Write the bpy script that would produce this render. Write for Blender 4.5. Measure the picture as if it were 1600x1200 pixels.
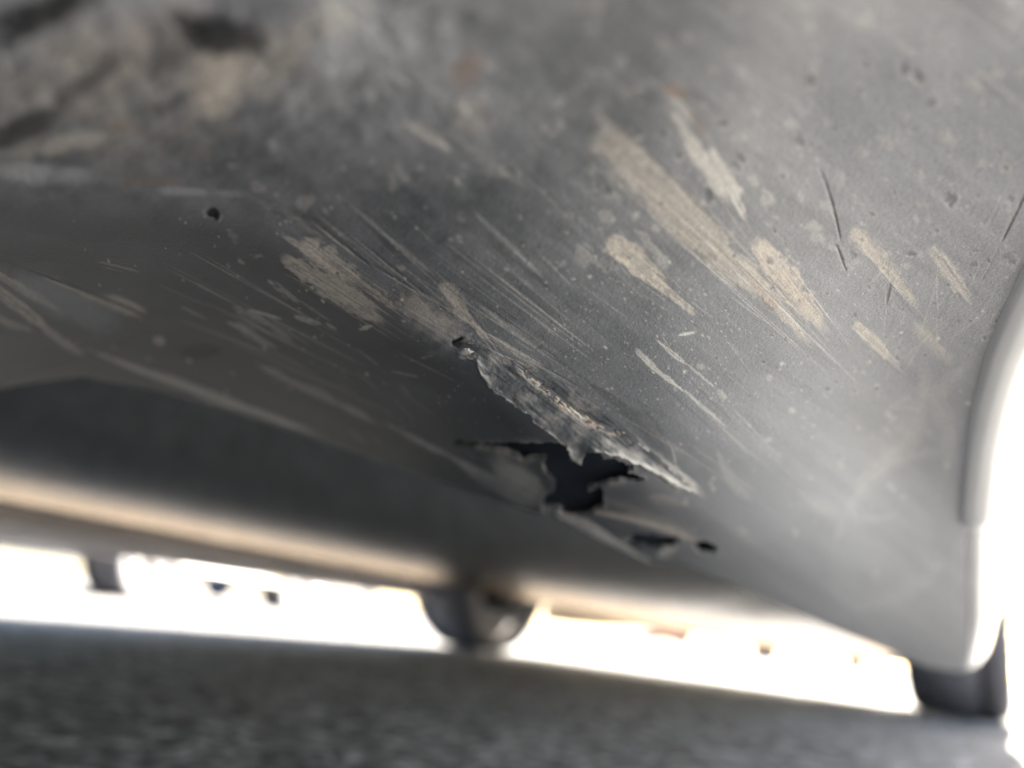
import bpy, bmesh, math
import numpy as np
from mathutils import Vector, Matrix

S = bpy.context.scene
COL = S.collection
for o in list(bpy.data.objects):
    bpy.data.objects.remove(o)

# ------------------------------------------------------------------ camera
FPX = 1150.0                       # focal length in photo pixels (1600 wide)
CAMH = 0.09                        # phone held 9 cm above the asphalt
ROLL = math.atan(0.115)
PITCH = math.atan(378 * math.cos(ROLL) / FPX)
f = np.array([0, math.cos(PITCH), math.sin(PITCH)])
u0 = np.array([0, -math.sin(PITCH), math.cos(PITCH)])
r0 = np.array([1.0, 0, 0])
RT = math.cos(ROLL) * r0 + math.sin(ROLL) * u0
UP = -math.sin(ROLL) * r0 + math.cos(ROLL) * u0
ORG = np.array([0, 0, CAMH])
cam_d = bpy.data.cameras.new('camera')
cam_d.sensor_width = 36.0
cam_d.lens = 36.0 * FPX / 1600.0
cam_d.clip_start = 0.005
cam_d.clip_end = 2000
cam_d.dof.use_dof = True
cam_d.dof.focus_distance = 0.140
cam_d.dof.aperture_fstop = 6.6
cam_d.dof.aperture_blades = 0
cam = bpy.data.objects.new('camera', cam_d)
COL.objects.link(cam)
m = Matrix.Identity(4)
for i in range(3):
    m[i][0] = RT[i]; m[i][1] = UP[i]; m[i][2] = -f[i]; m[i][3] = ORG[i]
cam.matrix_world = m
S.camera = cam

# ------------------------------------------------------------------ light
AX = math.radians(32)
A = np.array([math.sin(AX), math.cos(AX), 0])      # car's axis, towards its rear
RR = np.array([math.cos(AX), -math.sin(AX), 0])    # towards the car's outer right side
SUN_EL = math.radians(27)
SUN_AZ = AX + math.radians(4.5)                       # clockwise from +Y
W = bpy.data.worlds.new('World')
S.world = W
W.use_nodes = True
nt = W.node_tree
bg = nt.nodes['Background']
sky = nt.nodes.new('ShaderNodeTexSky')
sky.sky_type = 'NISHITA'
sky.sun_disc = False
sky.sun_elevation = SUN_EL
sky.sun_rotation = SUN_AZ
sky.air_density = 1.0
sky.dust_density = 2.0
nt.links.new(sky.outputs[0], bg.inputs[0])
bg.inputs[1].default_value = 0.06
sun_d = bpy.data.lights.new('sun', 'SUN')
sun_d.energy = 5.0
sun_d.angle = math.radians(0.5)
sun_d.color = (1.0, 0.91, 0.79)
sun = bpy.data.objects.new('sun', sun_d)
COL.objects.link(sun)
to_sun = Vector((math.sin(SUN_AZ) * math.cos(SUN_EL), math.cos(SUN_AZ) * math.cos(SUN_EL), math.sin(SUN_EL)))
sun.rotation_euler = to_sun.to_track_quat('Z', 'Y').to_euler()
sun.location = (0, 0, 30)
S.view_settings.view_transform = 'Standard'
S.view_settings.look = 'None'
S.view_settings.gamma = 1.0
S.view_settings.use_curve_mapping = False
S.view_settings.exposure = 4.25
S.cycles.max_bounces = 10
S.cycles.diffuse_bounces = 6
S.cycles.use_denoising = True

# ------------------------------------------------------------------ maths helpers
def ray(x, y):
    x = np.asarray(x, float); y = np.asarray(y, float)
    return f + ((x - 800) / FPX)[..., None] * RT - ((y - 600) / FPX)[..., None] * UP

def pt(x, y, d):
    return ORG + ray(x, y) * np.asarray(d, float)[..., None]

def on_plane(x, y, z):             # the point of a sight line at height z
    v = ray(x, y)
    k = (z - CAMH) / v[..., 2]
    return ORG + v * k[..., None]

def car_pt(t, s, z):               # car coordinates -> world
    return np.asarray(t, float)[..., None] * A + np.asarray(s, float)[..., None] * RR + np.asarray(z, float)[..., None] * np.array([0, 0, 1.0])

rng = np.random.default_rng(11)
LAT = rng.random((8, 256, 256))

def sstep(a, b, x):
    t = np.clip((x - a) / (b - a), 0, 1)
    return t * t * (3 - 2 * t)

def vnoise(x, y, k=0):
    L = LAT[k % 8]
    xi = np.floor(x).astype(int); yi = np.floor(y).astype(int)
    fx = x - xi; fy = y - yi
    fx = fx * fx * (3 - 2 * fx); fy = fy * fy * (3 - 2 * fy)
    a = L[yi & 255, xi & 255]; b = L[yi & 255, (xi + 1) & 255]
    c = L[(yi + 1) & 255, xi & 255]; d = L[(yi + 1) & 255, (xi + 1) & 255]
    return (a * (1 - fx) + b * fx) * (1 - fy) + (c * (1 - fx) + d * fx) * fy

def fbm(x, y, k=0, n=4):
    v = 0; amp = 0.5; tot = 0
    for i in range(n):
        v = v + amp * vnoise(x * 2 ** i + 17 * i, y * 2 ** i + 5 * i, k + i)
        tot += amp; amp *= 0.55
    return v / tot

def inside(poly, x, y):
    r = np.zeros(x.shape, bool)
    n = len(poly)
    for i in range(n):
        x0, y0 = poly[i]; x1, y1 = poly[(i + 1) % n]
        if y0 == y1:
            continue
        c = ((y0 > y) != (y1 > y)) & (x < (x1 - x0) * (y - y0) / (y1 - y0) + x0)
        r ^= c
    return r

def dist_line(pts, x, y):          # signed distance to a polyline (positive below / left) and position along it
    best = np.full(x.shape, 1e9); sg = np.zeros(x.shape); along = np.zeros(x.shape); L = 0.0
    for (x0, y0), (x1, y1) in zip(pts[:-1], pts[1:]):
        dx, dy = x1 - x0, y1 - y0; l = math.hypot(dx, dy)
        t = np.clip(((x - x0) * dx + (y - y0) * dy) / (l * l), 0, 1)
        d = np.hypot(x - x0 - t * dx, y - y0 - t * dy)
        k = d < best
        best = np.where(k, d, best)
        sg = np.where(k, np.sign((x1 - x0) * (y - y0) - (y1 - y0) * (x - x0)), sg)
        along = np.where(k, L + t * l, along)
        L += l
    return best * sg, along / L

def tps_fit(c):
    c = np.asarray(c, float); n = len(c)
    P = c[:, :2] / 1000.0
    d = np.hypot(P[:, None, 0] - P[None, :, 0], P[:, None, 1] - P[None, :, 1])
    K = np.where(d > 0, d * d * np.log(d + 1e-12), 0) + np.eye(n) * 0.004
    Q = np.c_[np.ones(n), P]
    M = np.block([[K, Q], [Q.T, np.zeros((3, 3))]])
    sol = np.linalg.solve(M, np.r_[c[:, 2], 0, 0, 0])
    def ev(x, y):
        x = x / 1000.0; y = y / 1000.0
        v = sol[n] + sol[n + 1] * x + sol[n + 2] * y
        for i in range(n):
            dd = (x - P[i, 0]) ** 2 + (y - P[i, 1]) ** 2
            v = v + sol[i] * 0.5 * dd * np.log(dd + 1e-12)
        return v
    return ev

# ------------------------------------------------------------------ object helpers
def tag(o, label=None, cat=None, group=None, kind=None):
    if label: o['label'] = label
    if cat: o['category'] = cat
    if group: o['group'] = group
    if kind: o['kind'] = kind
    return o

def empty(name, loc, rz=0):
    o = bpy.data.objects.new(name, None)
    o.empty_display_size = 0.1
    COL.objects.link(o); o.location = loc; o.rotation_euler = (0, 0, rz)
    return o

def link(name, me, mat, parent=None, off=None):
    o = bpy.data.objects.new(name, me)
    COL.objects.link(o)
    if mat is not None and not me.materials:
        me.materials.append(mat)
    if parent is not None:
        o.parent = parent
    return o

def mesh_np(name, V, Fq, smooth=True, attrs=None):
    me = bpy.data.meshes.new(name)
    V = np.ascontiguousarray(V, np.float32); Fq = np.ascontiguousarray(Fq, np.int32)
    k = Fq.shape[1]
    me.vertices.add(len(V)); me.vertices.foreach_set('co', V.ravel())
    me.loops.add(Fq.size); me.loops.foreach_set('vertex_index', Fq.ravel())
    me.polygons.add(len(Fq)); me.polygons.foreach_set('loop_start', np.arange(0, Fq.size, k, dtype=np.int32))
    me.update(calc_edges=True)
    me.polygons.foreach_set('use_smooth', np.full(len(Fq), smooth, dtype=bool))
    for an, av in (attrs or {}).items():
        at = me.attributes.new(an, 'FLOAT', 'POINT')
        at.data.foreach_set('value', np.ascontiguousarray(av, np.float32))
    me.validate()
    return me

def grid_faces(ny, nx, keep=None, flip=False):
    i = np.arange(ny * nx).reshape(ny, nx)
    q = np.stack([i[:-1, :-1], i[1:, :-1], i[1:, 1:], i[:-1, 1:]], -1)
    if flip: q = q[..., ::-1]
    if keep is not None:
        q = q[keep]
    return q.reshape(-1, 4)

def with_rim(V, Fq, back, attrs):  # extrude every open edge along `back`, so that the sheet has a real thickness
    e = np.concatenate([Fq[:, [0, 1]], Fq[:, [1, 2]], Fq[:, [2, 3]], Fq[:, [3, 0]]])
    key = np.sort(e, 1); key = key[:, 0].astype(np.int64) * len(V) + key[:, 1]
    uq, idx, cnt = np.unique(key, return_index=True, return_counts=True)
    b = e[idx[cnt == 1]]
    vs = np.unique(b)
    mp = np.full(len(V), -1, np.int64); mp[vs] = np.arange(len(vs)) + len(V)
    V2 = np.r_[V, V[vs] + back[vs]]
    F2 = np.r_[Fq, np.c_[b[:, 1], b[:, 0], mp[b[:, 0]], mp[b[:, 1]]]]
    at = {k: np.r_[v, v[vs]] for k, v in attrs.items()}
    return V2, F2, at

def compact(V, Fq, *arrs):
    u = np.unique(Fq); mp = np.zeros(len(V), np.int64); mp[u] = np.arange(len(u))
    return (V[u], mp[Fq]) + tuple(a[u] for a in arrs)

def bm_obj(name, bm, mat, parent=None, smooth=False):
    me = bpy.data.meshes.new(name)
    bmesh.ops.recalc_face_normals(bm, faces=bm.faces)
    bm.to_mesh(me); bm.free()
    if smooth:
        me.polygons.foreach_set('use_smooth', np.ones(len(me.polygons), dtype=bool))
    return link(name, me, mat, parent)

def add_box(bm, x0, x1, y0, y1, z0, z1):
    v = [bm.verts.new((x, y, z)) for z in (z0, z1) for y in (y0, y1) for x in (x0, x1)]
    for q in ((0, 1, 3, 2), (4, 6, 7, 5), (0, 4, 5, 1), (2, 3, 7, 6), (0, 2, 6, 4), (1, 5, 7, 3)):
        bm.faces.new([v[i] for i in q])

# ------------------------------------------------------------------ materials
def new_mat(name):
    mt = bpy.data.materials.new(name); mt.use_nodes = True
    return mt, mt.node_tree.nodes, mt.node_tree.links, mt.node_tree.nodes['Principled BSDF']

def rgb(c): return (c[0], c[1], c[2], 1)

def simple_mat(name, c, rough=0.5, metal=0, var=0.15, scale=20, bump=0.0, spec=0.5, coat=0):
    mt, N, L, B = new_mat(name)
    tc = N.new('ShaderNodeTexCoord')
    nz = N.new('ShaderNodeTexNoise'); nz.inputs['Scale'].default_value = scale; nz.inputs['Detail'].default_value = 6
    L.new(tc.outputs['Object'], nz.inputs['Vector'])
    rp = N.new('ShaderNodeValToRGB')
    rp.color_ramp.elements[0].position = 0.3; rp.color_ramp.elements[1].position = 0.7
    rp.color_ramp.elements[0].color = rgb([v * (1 - var) for v in c])
    rp.color_ramp.elements[1].color = rgb([min(1, v * (1 + var)) for v in c])
    L.new(nz.outputs[0], rp.inputs[0]); L.new(rp.outputs[0], B.inputs['Base Color'])
    B.inputs['Roughness'].default_value = rough; B.inputs['Metallic'].default_value = metal
    B.inputs['Specular IOR Level'].default_value = spec
    B.inputs['Coat Weight'].default_value = coat; B.inputs['Coat Roughness'].default_value = 0.05
    if bump:
        bp = N.new('ShaderNodeBump'); bp.inputs['Strength'].default_value = bump; bp.inputs['Distance'].default_value = 0.002
        L.new(nz.outputs[0], bp.inputs['Height']); L.new(bp.outputs[0], B.inputs['Normal'])
    return mt

def plastic_mat():
    mt, N, L, B = new_mat('scuffed_grey_plastic')
    tc = N.new('ShaderNodeTexCoord')
    def noise(scale, det=4, rough=0.55):
        n = N.new('ShaderNodeTexNoise'); n.inputs['Scale'].default_value = scale
        n.inputs['Detail'].default_value = det; n.inputs['Roughness'].default_value = rough
        L.new(tc.outputs['Object'], n.inputs['Vector']); return n
    def attr(n):
        a = N.new('ShaderNodeAttribute'); a.attribute_name = n; return a.outputs['Fac']
    def mix(fac, a, b):
        x = N.new('ShaderNodeMix'); x.data_type = 'RGBA'
        L.new(fac, x.inputs[0])
        for v, s in ((a, x.inputs[6]), (b, x.inputs[7])):
            if isinstance(v, tuple): s.default_value = rgb(v)
            else: L.new(v, s)
        return x.outputs[2]
    n1 = noise(60, 5); n2 = noise(1500, 3); n3 = noise(3600, 2)
    r1 = N.new('ShaderNodeValToRGB')
    r1.color_ramp.elements[0].position = 0.32; r1.color_ramp.elements[1].position = 0.7
    r1.color_ramp.elements[0].color = rgb((0.026, 0.030, 0.035)); r1.color_ramp.elements[1].color = rgb((0.050, 0.055, 0.062))
    L.new(n1.outputs[0], r1.inputs[0])
    c = mix(attr('film_shading'), r1.outputs[0], (0.278, 0.291, 0.316))
    c = mix(attr('tan'), c, (0.43, 0.395, 0.345))
    c = mix(attr('pale'), c, (0.55, 0.54, 0.51))
    c = mix(attr('rust'), c, (0.20, 0.105, 0.055))
    c = mix(attr('dark'), c, (0.010, 0.011, 0.013))
    g = N.new('ShaderNodeMapRange'); L.new(n3.outputs[0], g.inputs[0])
    g.inputs[1].default_value = 0.3; g.inputs[2].default_value = 0.7; g.inputs[3].default_value = 0.78; g.inputs[4].default_value = 1.22
    mu = N.new('ShaderNodeMix'); mu.data_type = 'RGBA'; mu.blend_type = 'MULTIPLY'; mu.inputs[0].default_value = 1
    L.new(c, mu.inputs[6]); L.new(g.outputs[0], mu.inputs[7])
    L.new(mu.outputs[2], B.inputs['Base Color'])
    rr = N.new('ShaderNodeMapRange'); L.new(attr('film_shading'), rr.inputs[0])
    rr.inputs[3].default_value = 0.46; rr.inputs[4].default_value = 0.75
    L.new(rr.outputs[0], B.inputs['Roughness'])
    B.inputs['Specular IOR Level'].default_value = 0.45
    b1 = N.new('ShaderNodeBump'); b1.inputs['Strength'].default_value = 0.55; b1.inputs['Distance'].default_value = 0.00022
    L.new(n2.outputs[0], b1.inputs['Height'])
    b2 = N.new('ShaderNodeBump'); b2.inputs['Strength'].default_value = 0.5; b2.inputs['Distance'].default_value = 0.00012
    L.new(n3.outputs[0], b2.inputs['Height']); L.new(b1.outputs[0], b2.inputs['Normal'])
    L.new(b2.outputs[0], B.inputs['Normal'])
    return mt

def asphalt_mat():
    mt, N, L, B = new_mat('asphalt')
    tc = N.new('ShaderNodeTexCoord')
    vo = N.new('ShaderNodeTexVoronoi'); vo.inputs['Scale'].default_value = 95
    L.new(tc.outputs['Object'], vo.inputs['Vector'])
    sp = N.new('ShaderNodeSeparateColor'); L.new(vo.outputs['Color'], sp.inputs[0])
    rp = N.new('ShaderNodeValToRGB'); cr = rp.color_ramp
    cr.elements[0].position = 0.0; cr.elements[0].color = rgb((0.062, 0.0615, 0.060))
    cr.elements[1].position = 1.0; cr.elements[1].color = rgb((0.40, 0.392, 0.38))
    e = cr.elements.new(0.45); e.color = rgb((0.105, 0.104, 0.101))
    e = cr.elements.new(0.8); e.color = rgb((0.22, 0.216, 0.21))
    L.new(sp.outputs[0], rp.inputs[0])
    nz = N.new('ShaderNodeTexNoise'); nz.inputs['Scale'].default_value = 2.5; nz.inputs['Detail'].default_value = 5
    L.new(tc.outputs['Object'], nz.inputs['Vector'])
    mr = N.new('ShaderNodeMapRange'); L.new(nz.outputs[0], mr.inputs[0])
    mr.inputs[1].default_value = 0.3; mr.inputs[2].default_value = 0.7; mr.inputs[3].default_value = 0.8; mr.inputs[4].default_value = 1.2
    mu = N.new('ShaderNodeMix'); mu.data_type = 'RGBA'; mu.blend_type = 'MULTIPLY'; mu.inputs[0].default_value = 1
    L.new(rp.outputs[0], mu.inputs[6]); L.new(mr.outputs[0], mu.inputs[7])
    L.new(mu.outputs[2], B.inputs['Base Color'])
    B.inputs['Roughness'].default_value = 0.92; B.inputs['Specular IOR Level'].default_value = 0.12
    bp = N.new('ShaderNodeBump'); bp.inputs['Strength'].default_value = 0.8; bp.inputs['Distance'].default_value = 0.003
    bp.invert = True
    L.new(vo.outputs['Distance'], bp.inputs['Height']); L.new(bp.outputs[0], B.inputs['Normal'])
    return mt

M_plastic = plastic_mat()
M_white = simple_mat('white_paint', (0.54, 0.55, 0.56), 0.4, var=0.05, scale=40, coat=0.3)
def tray_mat():
    mt, N, L, B = new_mat('undertray_painted_sheen')
    tc = N.new('ShaderNodeTexCoord'); nz = N.new('ShaderNodeTexNoise'); nz.inputs['Scale'].default_value = 14; nz.inputs['Detail'].default_value = 6
    L.new(tc.outputs['Object'], nz.inputs['Vector'])
    a = N.new('ShaderNodeAttribute'); a.attribute_name = 'lip_sheen'
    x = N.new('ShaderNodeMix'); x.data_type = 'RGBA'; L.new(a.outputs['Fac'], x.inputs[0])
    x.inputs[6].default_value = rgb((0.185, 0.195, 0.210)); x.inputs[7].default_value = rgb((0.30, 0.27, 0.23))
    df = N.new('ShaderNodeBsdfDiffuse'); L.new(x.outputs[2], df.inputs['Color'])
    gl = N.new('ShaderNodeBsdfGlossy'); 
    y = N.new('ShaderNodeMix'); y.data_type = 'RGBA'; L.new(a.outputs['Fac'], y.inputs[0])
    y.inputs[6].default_value = rgb((0.60, 0.61, 0.64)); y.inputs[7].default_value = rgb((0.80, 0.645, 0.48)); L.new(y.outputs[2], gl.inputs['Color'])  # warm tint paints the reflection of sunlit ground into the gloss
    mr = N.new('ShaderNodeMapRange'); L.new(nz.outputs[0], mr.inputs[0]); mr.inputs[3].default_value = 0.10; mr.inputs[4].default_value = 0.19
    L.new(mr.outputs[0], gl.inputs['Roughness'])
    mx = N.new('ShaderNodeMixShader'); mx.inputs[0].default_value = 0.56
    L.new(df.outputs[0], mx.inputs[1]); L.new(gl.outputs[0], mx.inputs[2])
    L.new(mx.outputs[0], N['Material Output'].inputs['Surface'])
    return mt
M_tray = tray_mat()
M_floor = simple_mat('black_underseal', (0.02, 0.02, 0.021), 0.95, var=0.3, scale=30, bump=0.5, spec=0.1)
M_sill = simple_mat('dusty_grey_sill', (0.80, 0.73, 0.69), 0.6, var=0.2, scale=8)
M_tyre = simple_mat('tyre_rubber', (0.06, 0.06, 0.072), 0.75, var=0.2, scale=30)
M_rim = simple_mat('alloy', (0.16, 0.16, 0.165), 0.6, metal=0.5, var=0.1, scale=10)
M_iron = simple_mat('rusty_iron', (0.016, 0.015, 0.0145), 0.9, var=0.3, scale=25, spec=0.1)
M_hole_shade = simple_mat('hole_shade_black', (0.022, 0.027, 0.036), 0.95, var=0.3, scale=60, spec=0.05)  # dark colour standing in for shade inside the hole
M_glass = simple_mat('dark_glass', (0.02, 0.024, 0.028), 0.06, var=0.1, scale=3)
M_lamp = simple_mat('lamp_lens', (0.7, 0.7, 0.68), 0.1, var=0.05)
M_redlens = simple_mat('red_lens', (0.45, 0.02, 0.015), 0.15, var=0.1)
M_asphalt = asphalt_mat()
M_bounce = simple_mat('pale_bounce', (0.36, 0.35, 0.33), 0.9, var=0.15, scale=6, bump=0.2, spec=0.15)  # for the added sheet that bounces light
M_valance = simple_mat('sandy_valance', (0.60, 0.50, 0.39), 0.7, var=0.15, scale=10)
M_bark = simple_mat('bark', (0.13, 0.10, 0.07), 0.9, var=0.3, scale=12, bump=0.5)
M_leaf = simple_mat('leaf', (0.07, 0.11, 0.035), 0.6, var=0.35, scale=3)

# ------------------------------------------------------------------ ground: one sheet to the horizon
bm = bmesh.new()
for x0, x1, y0, y1 in ((-600, 600, -600, 600),):
    vs = [bm.verts.new(p) for p in ((x0, y0, 0), (x1, y0, 0), (x1, y1, 0), (x0, y1, 0))]
    bm.faces.new(vs)
tag(bm_obj('ground', bm, M_asphalt), kind='structure')

# pale sheet added along the car's outer side to bounce light under it
bm = bmesh.new()
c4 = [car_pt(np.array(t), np.array(s_), np.array(0.004)) for t, s_ in ((-40, 0.30), (60, 0.30), (60, 9.0), (-40, 9.0))]
bm.faces.new([bm.verts.new(tuple(v)) for v in c4])
tag(bm_obj('bounce_sheet', bm, M_bounce), kind='structure')

# ------------------------------------------------------------------ cars (axis along local x, rear at +x)
def lathe(name, prof, mat, parent, n=64, mod=None):
    V = []; k = len(prof)
    for j in range(n):
        a = 2 * math.pi * j / n
        for i, (r, y) in enumerate(prof):
            rr = r if mod is None else r - mod(i, j)
            V.append((rr * math.cos(a), y, rr * math.sin(a)))
    Fq = []
    for j in range(n):
        for i in range(k - 1):
            a0 = j * k + i; b0 = ((j + 1) % n) * k + i
            Fq.append((a0, b0, b0 + 1, a0 + 1))
    o = link(name, mesh_np(name, np.array(V), np.array(Fq)), mat, parent)
    return o

TYRE_CACHE = {}
def make_wheel(parent, loc, R=0.315, w=0.215, flip=1):
    key = (R, w)
    if key not in TYRE_CACHE:
        h = w / 2
        prof = [(R * 0.66, -h * 0.82), (R * 0.78, -h * 0.98), (R * 0.9, -h), (R * 0.965, -h * 0.94), (R * 0.99, -h * 0.82)]
        for g in (0.4,):
            prof += [(R, h * (g - 0.04)), (R - 0.003, h * (g - 0.03)), (R - 0.003, h * (g + 0.03)), (R, h * (g + 0.04))]
        prof += [(R * 0.99, h * 0.82), (R * 0.965, h * 0.94), (R * 0.9, h), (R * 0.78, h * 0.98), (R * 0.66, h * 0.82)]
        t = lathe('tyre', prof, M_tyre, None, 72, None)
        bmr = bmesh.new()
        # rim: barrel ring, dish and five spokes
        ring = [(R * 0.67, h * 0.8), (R * 0.64, h * 0.78), (R * 0.6, h * 0.5), (R * 0.58, -h * 0.6), (R * 0.67, -h * 0.8)]
        n = 40; vs = [[bmr.verts.new((r * math.cos(2 * math.pi * j / n), y, r * math.sin(2 * math.pi * j / n))) for r, y in ring] for j in range(n)]
        for j in range(n):
            for i in range(len(ring) - 1):
                bmr.faces.new((vs[j][i], vs[(j + 1) % n][i], vs[(j + 1) % n][i + 1], vs[j][i + 1]))
        for k in range(5):
            a = 2 * math.pi * k / 5
            c, s = math.cos(a), math.sin(a)
            q = []
            for rr, wd, yy in ((0.04, 0.035, h * 0.62), (R * 0.62, 0.024, h * 0.74)):
                for sg in (-1, 1):
                    for dy in (0, -0.03):
                        q.append(bmr.verts.new((rr * c - sg * wd * s, yy + dy, rr * s + sg * wd * c)))
            for fc in ((0, 2, 6, 4), (1, 5, 7, 3), (0, 4, 5, 1), (2, 3, 7, 6), (0, 1, 3, 2), (4, 6, 7, 5)):
                bmr.faces.new([q[i] for i in fc])
        bmesh.ops.create_cone(bmr, cap_ends=True, segments=20, radius1=0.06, radius2=0.05, depth=h * 1.0,
                              matrix=Matrix.Translation((0, h * 0.2, 0)) @ Matrix.Rotation(-math.pi / 2, 4, 'X'))
        rm = bm_obj('rim', bmr, M_rim)
        # brake disc and hub on the inner side
        bd = bmesh.new()
        bmesh.ops.create_cone(bd, cap_ends=True, segments=32, radius1=0.14, radius2=0.14, depth=0.02,
                              matrix=Matrix.Translation((0, -h * 0.35, 0)) @ Matrix.Rotation(math.pi / 2, 4, 'X'))
        bmesh.ops.create_cone(bd, cap_ends=True, segments=24, radius1=0.075, radius2=0.05, depth=0.09,
                              matrix=Matrix.Translation((0, -h * 0.75, 0)) @ Matrix.Rotation(math.pi / 2, 4, 'X'))
        bmesh.ops.create_cone(bd, cap_ends=True, segments=32, radius1=R * 0.645, radius2=R * 0.60, depth=0.012,
                              matrix=Matrix.Translation((0, -h * 0.15, 0)) @ Matrix.Rotation(math.pi / 2, 4, 'X'))
        dk = bm_obj('brake_disc', bd, M_iron)
        TYRE_CACHE[key] = (t.data, rm.data, dk.data)
        for o in (t, rm, dk):
            bpy.data.objects.remove(o)
    td, rd, dd = TYRE_CACHE[key]
    w_ = link('wheel', td, M_tyre, parent)
    w_.location = loc
    w_.rotation_euler = (0, 0, 0 if flip > 0 else math.pi)
    link('rim', rd, M_rim, w_); link('brake_disc', dd, M_iron, w_)
    return w_

def arch(cx, R, z0, n=12):
    a0 = math.asin(max(-1, min(1, (z0 - 0.315) / R)))
    return [(cx - R * math.cos(a), 0.315 + R * math.sin(a)) for a in np.linspace(a0, math.pi - a0, n)]

def car_shell(root, paint, L0, L1, xf, xr, half, zb=0.25, tall=1.45, lights=True):
    """body, cabin, windows, lamps; local x from L0 (front) to L1 (rear), axles at xf and xr"""
    R = 0.37
    low = [(L0 + 0.04, zb)] + arch(xf, R, zb) + arch(xr, R, zb) + [(L1 - 0.04, zb + 0.03), (L1, 0.45), (L1 - 0.01, 0.72), (L1 - 0.06, 0.98)]
    top = [(L1 - 0.25, 0.99), (L0 + 1.35, 0.97), (L0 + 0.9, 0.93), (L0 + 0.3, 0.80), (L0 + 0.05, 0.66), (L0, 0.45)]
    prof = low + top
    bm = bmesh.new()
    rows = []
    for sy in (-1, -0.93, 0.93, 1):
        rows.append([])
        for x, z in prof:
            endt = min(1, min(x - L0, L1 - x) / 0.35)
            hw = half * (0.9 + 0.1 * math.sin(max(0, endt) * math.pi / 2))
            zz = z if abs(sy) < 1 else zb + (z - zb) * 0.985
            rows[-1].append(bm.verts.new((x, sy * hw if abs(sy) == 1 else sy * hw, zz)))
    n = len(prof)
    for a, b in zip(rows[:-1], rows[1:]):
        for i in range(n):
            bm.faces.new((a[i], a[(i + 1) % n], b[(i + 1) % n], b[i]))
    for rw in (rows[0], rows[-1]):
        fc = bm.faces.new(rw)
        bmesh.ops.triangulate(bm, faces=[fc])
    bm_obj('body', bm, paint, root)
    # cabin
    bm = bmesh.new()
    bl = [(L0 + 1.05, 0.955), (L0 + 1.75, tall - 0.03), (L1 - 0.75, tall), (L1 - 0.32, tall - 0.12), (L1 - 0.12, 0.985)]
    lo, hi = half * 0.93, half * 0.72
    def hw(z): return lo + (hi - lo) * (z - 0.95) / (tall - 0.95)
    a = [bm.verts.new((x, -hw(z), z)) for x, z in bl]; b = [bm.verts.new((x, hw(z), z)) for x, z in bl]
    for i in range(len(bl) - 1):
        bm.faces.new((a[i], a[i + 1], b[i + 1], b[i]))
    bm.faces.new(a); bm.faces.new(b)
    bm_obj('roof', bm, paint, root)
    # windows, set 4 mm proud of the cabin
    def win(pts):
        bm = bmesh.new()
        vs = [bm.verts.new(p) for p in pts]
        fc = bm.faces.new(vs)
        r = bmesh.ops.extrude_face_region(bm, geom=[fc])
        nrm = fc.normal if fc.normal.length else Vector((0, 0, 1))
        fc.normal_update()
        ctr = Vector((L0 + (L1 - L0) * 0.55, 0, 0.9))
        nn = fc.normal.copy()
        if (fc.calc_center_median() - ctr).dot(nn) < 0: nn = -nn
        bmesh.ops.translate(bm, verts=[v for v in r['geom'] if isinstance(v, bmesh.types.BMVert)], vec=nn * 0.008)
        bm_obj('window', bm, M_glass, root)
    for sy in (-1, 1):
        for x0, x1, x2, x3 in ((L0 + 1.3, L0 + 1.82, L0 + 2.2, L0 + 2.2), (L0 + 2.28, L0 + 2.28, L1 - 0.8, L1 - 0.62)):
            z0, z1 = 1.0, tall - 0.1
            win([(x0, sy * (hw(z0) + 0.002), z0), (x1, sy * (hw(z1) + 0.002), z1), (x2, sy * (hw(z1) + 0.002), z1), (x3, sy * (hw(z0) + 0.002), z0)])
    z0, z1 = 1.0, tall - 0.08
    k0 = (z0 - 0.955) / (tall - 0.985); k1 = (z1 - 0.955) / (tall - 0.985)
    win([(L0 + 1.05 + 0.7 * k0, sy * hw(z0) * 0.92, z0) for sy in (-1, 1)] + [(L0 + 1.05 + 0.7 * k1, sy * hw(z1) * 0.92, z1) for sy in (1, -1)])
    win([(L1 - 0.125, -lo * 0.9, 1.01), (L1 - 0.125, lo * 0.9, 1.01), (L1 - 0.30, hi * 0.92, tall - 0.16), (L1 - 0.30, -hi * 0.92, tall - 0.16)])
    for sy in (-1, 1):
        bm = bmesh.new(); add_box(bm, L0 - 0.012, L0 + 0.12, sy * half * 0.72 - 0.16, sy * half * 0.72 + 0.16, 0.60, 0.70)
        bmesh.ops.bevel(bm, geom=list(bm.edges), offset=0.02, segments=2, affect='EDGES')
        bm_obj('headlight', bm, M_lamp, root)
        bm = bmesh.new(); add_box(bm, L1 - 0.15, L1 + 0.012, sy * half * 0.78 - 0.11, sy * half * 0.78 + 0.11, 0.72, 0.92)
        bmesh.ops.bevel(bm, geom=list(bm.edges), offset=0.02, segments=2, affect='EDGES')
        bm_obj('tail_light', bm, M_redlens, root)
    for x in (xf, xr):
        for sy in (-1, 1):
            make_wheel(root, (x, sy * (half - 0.115), 0.315), flip=sy)

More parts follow.
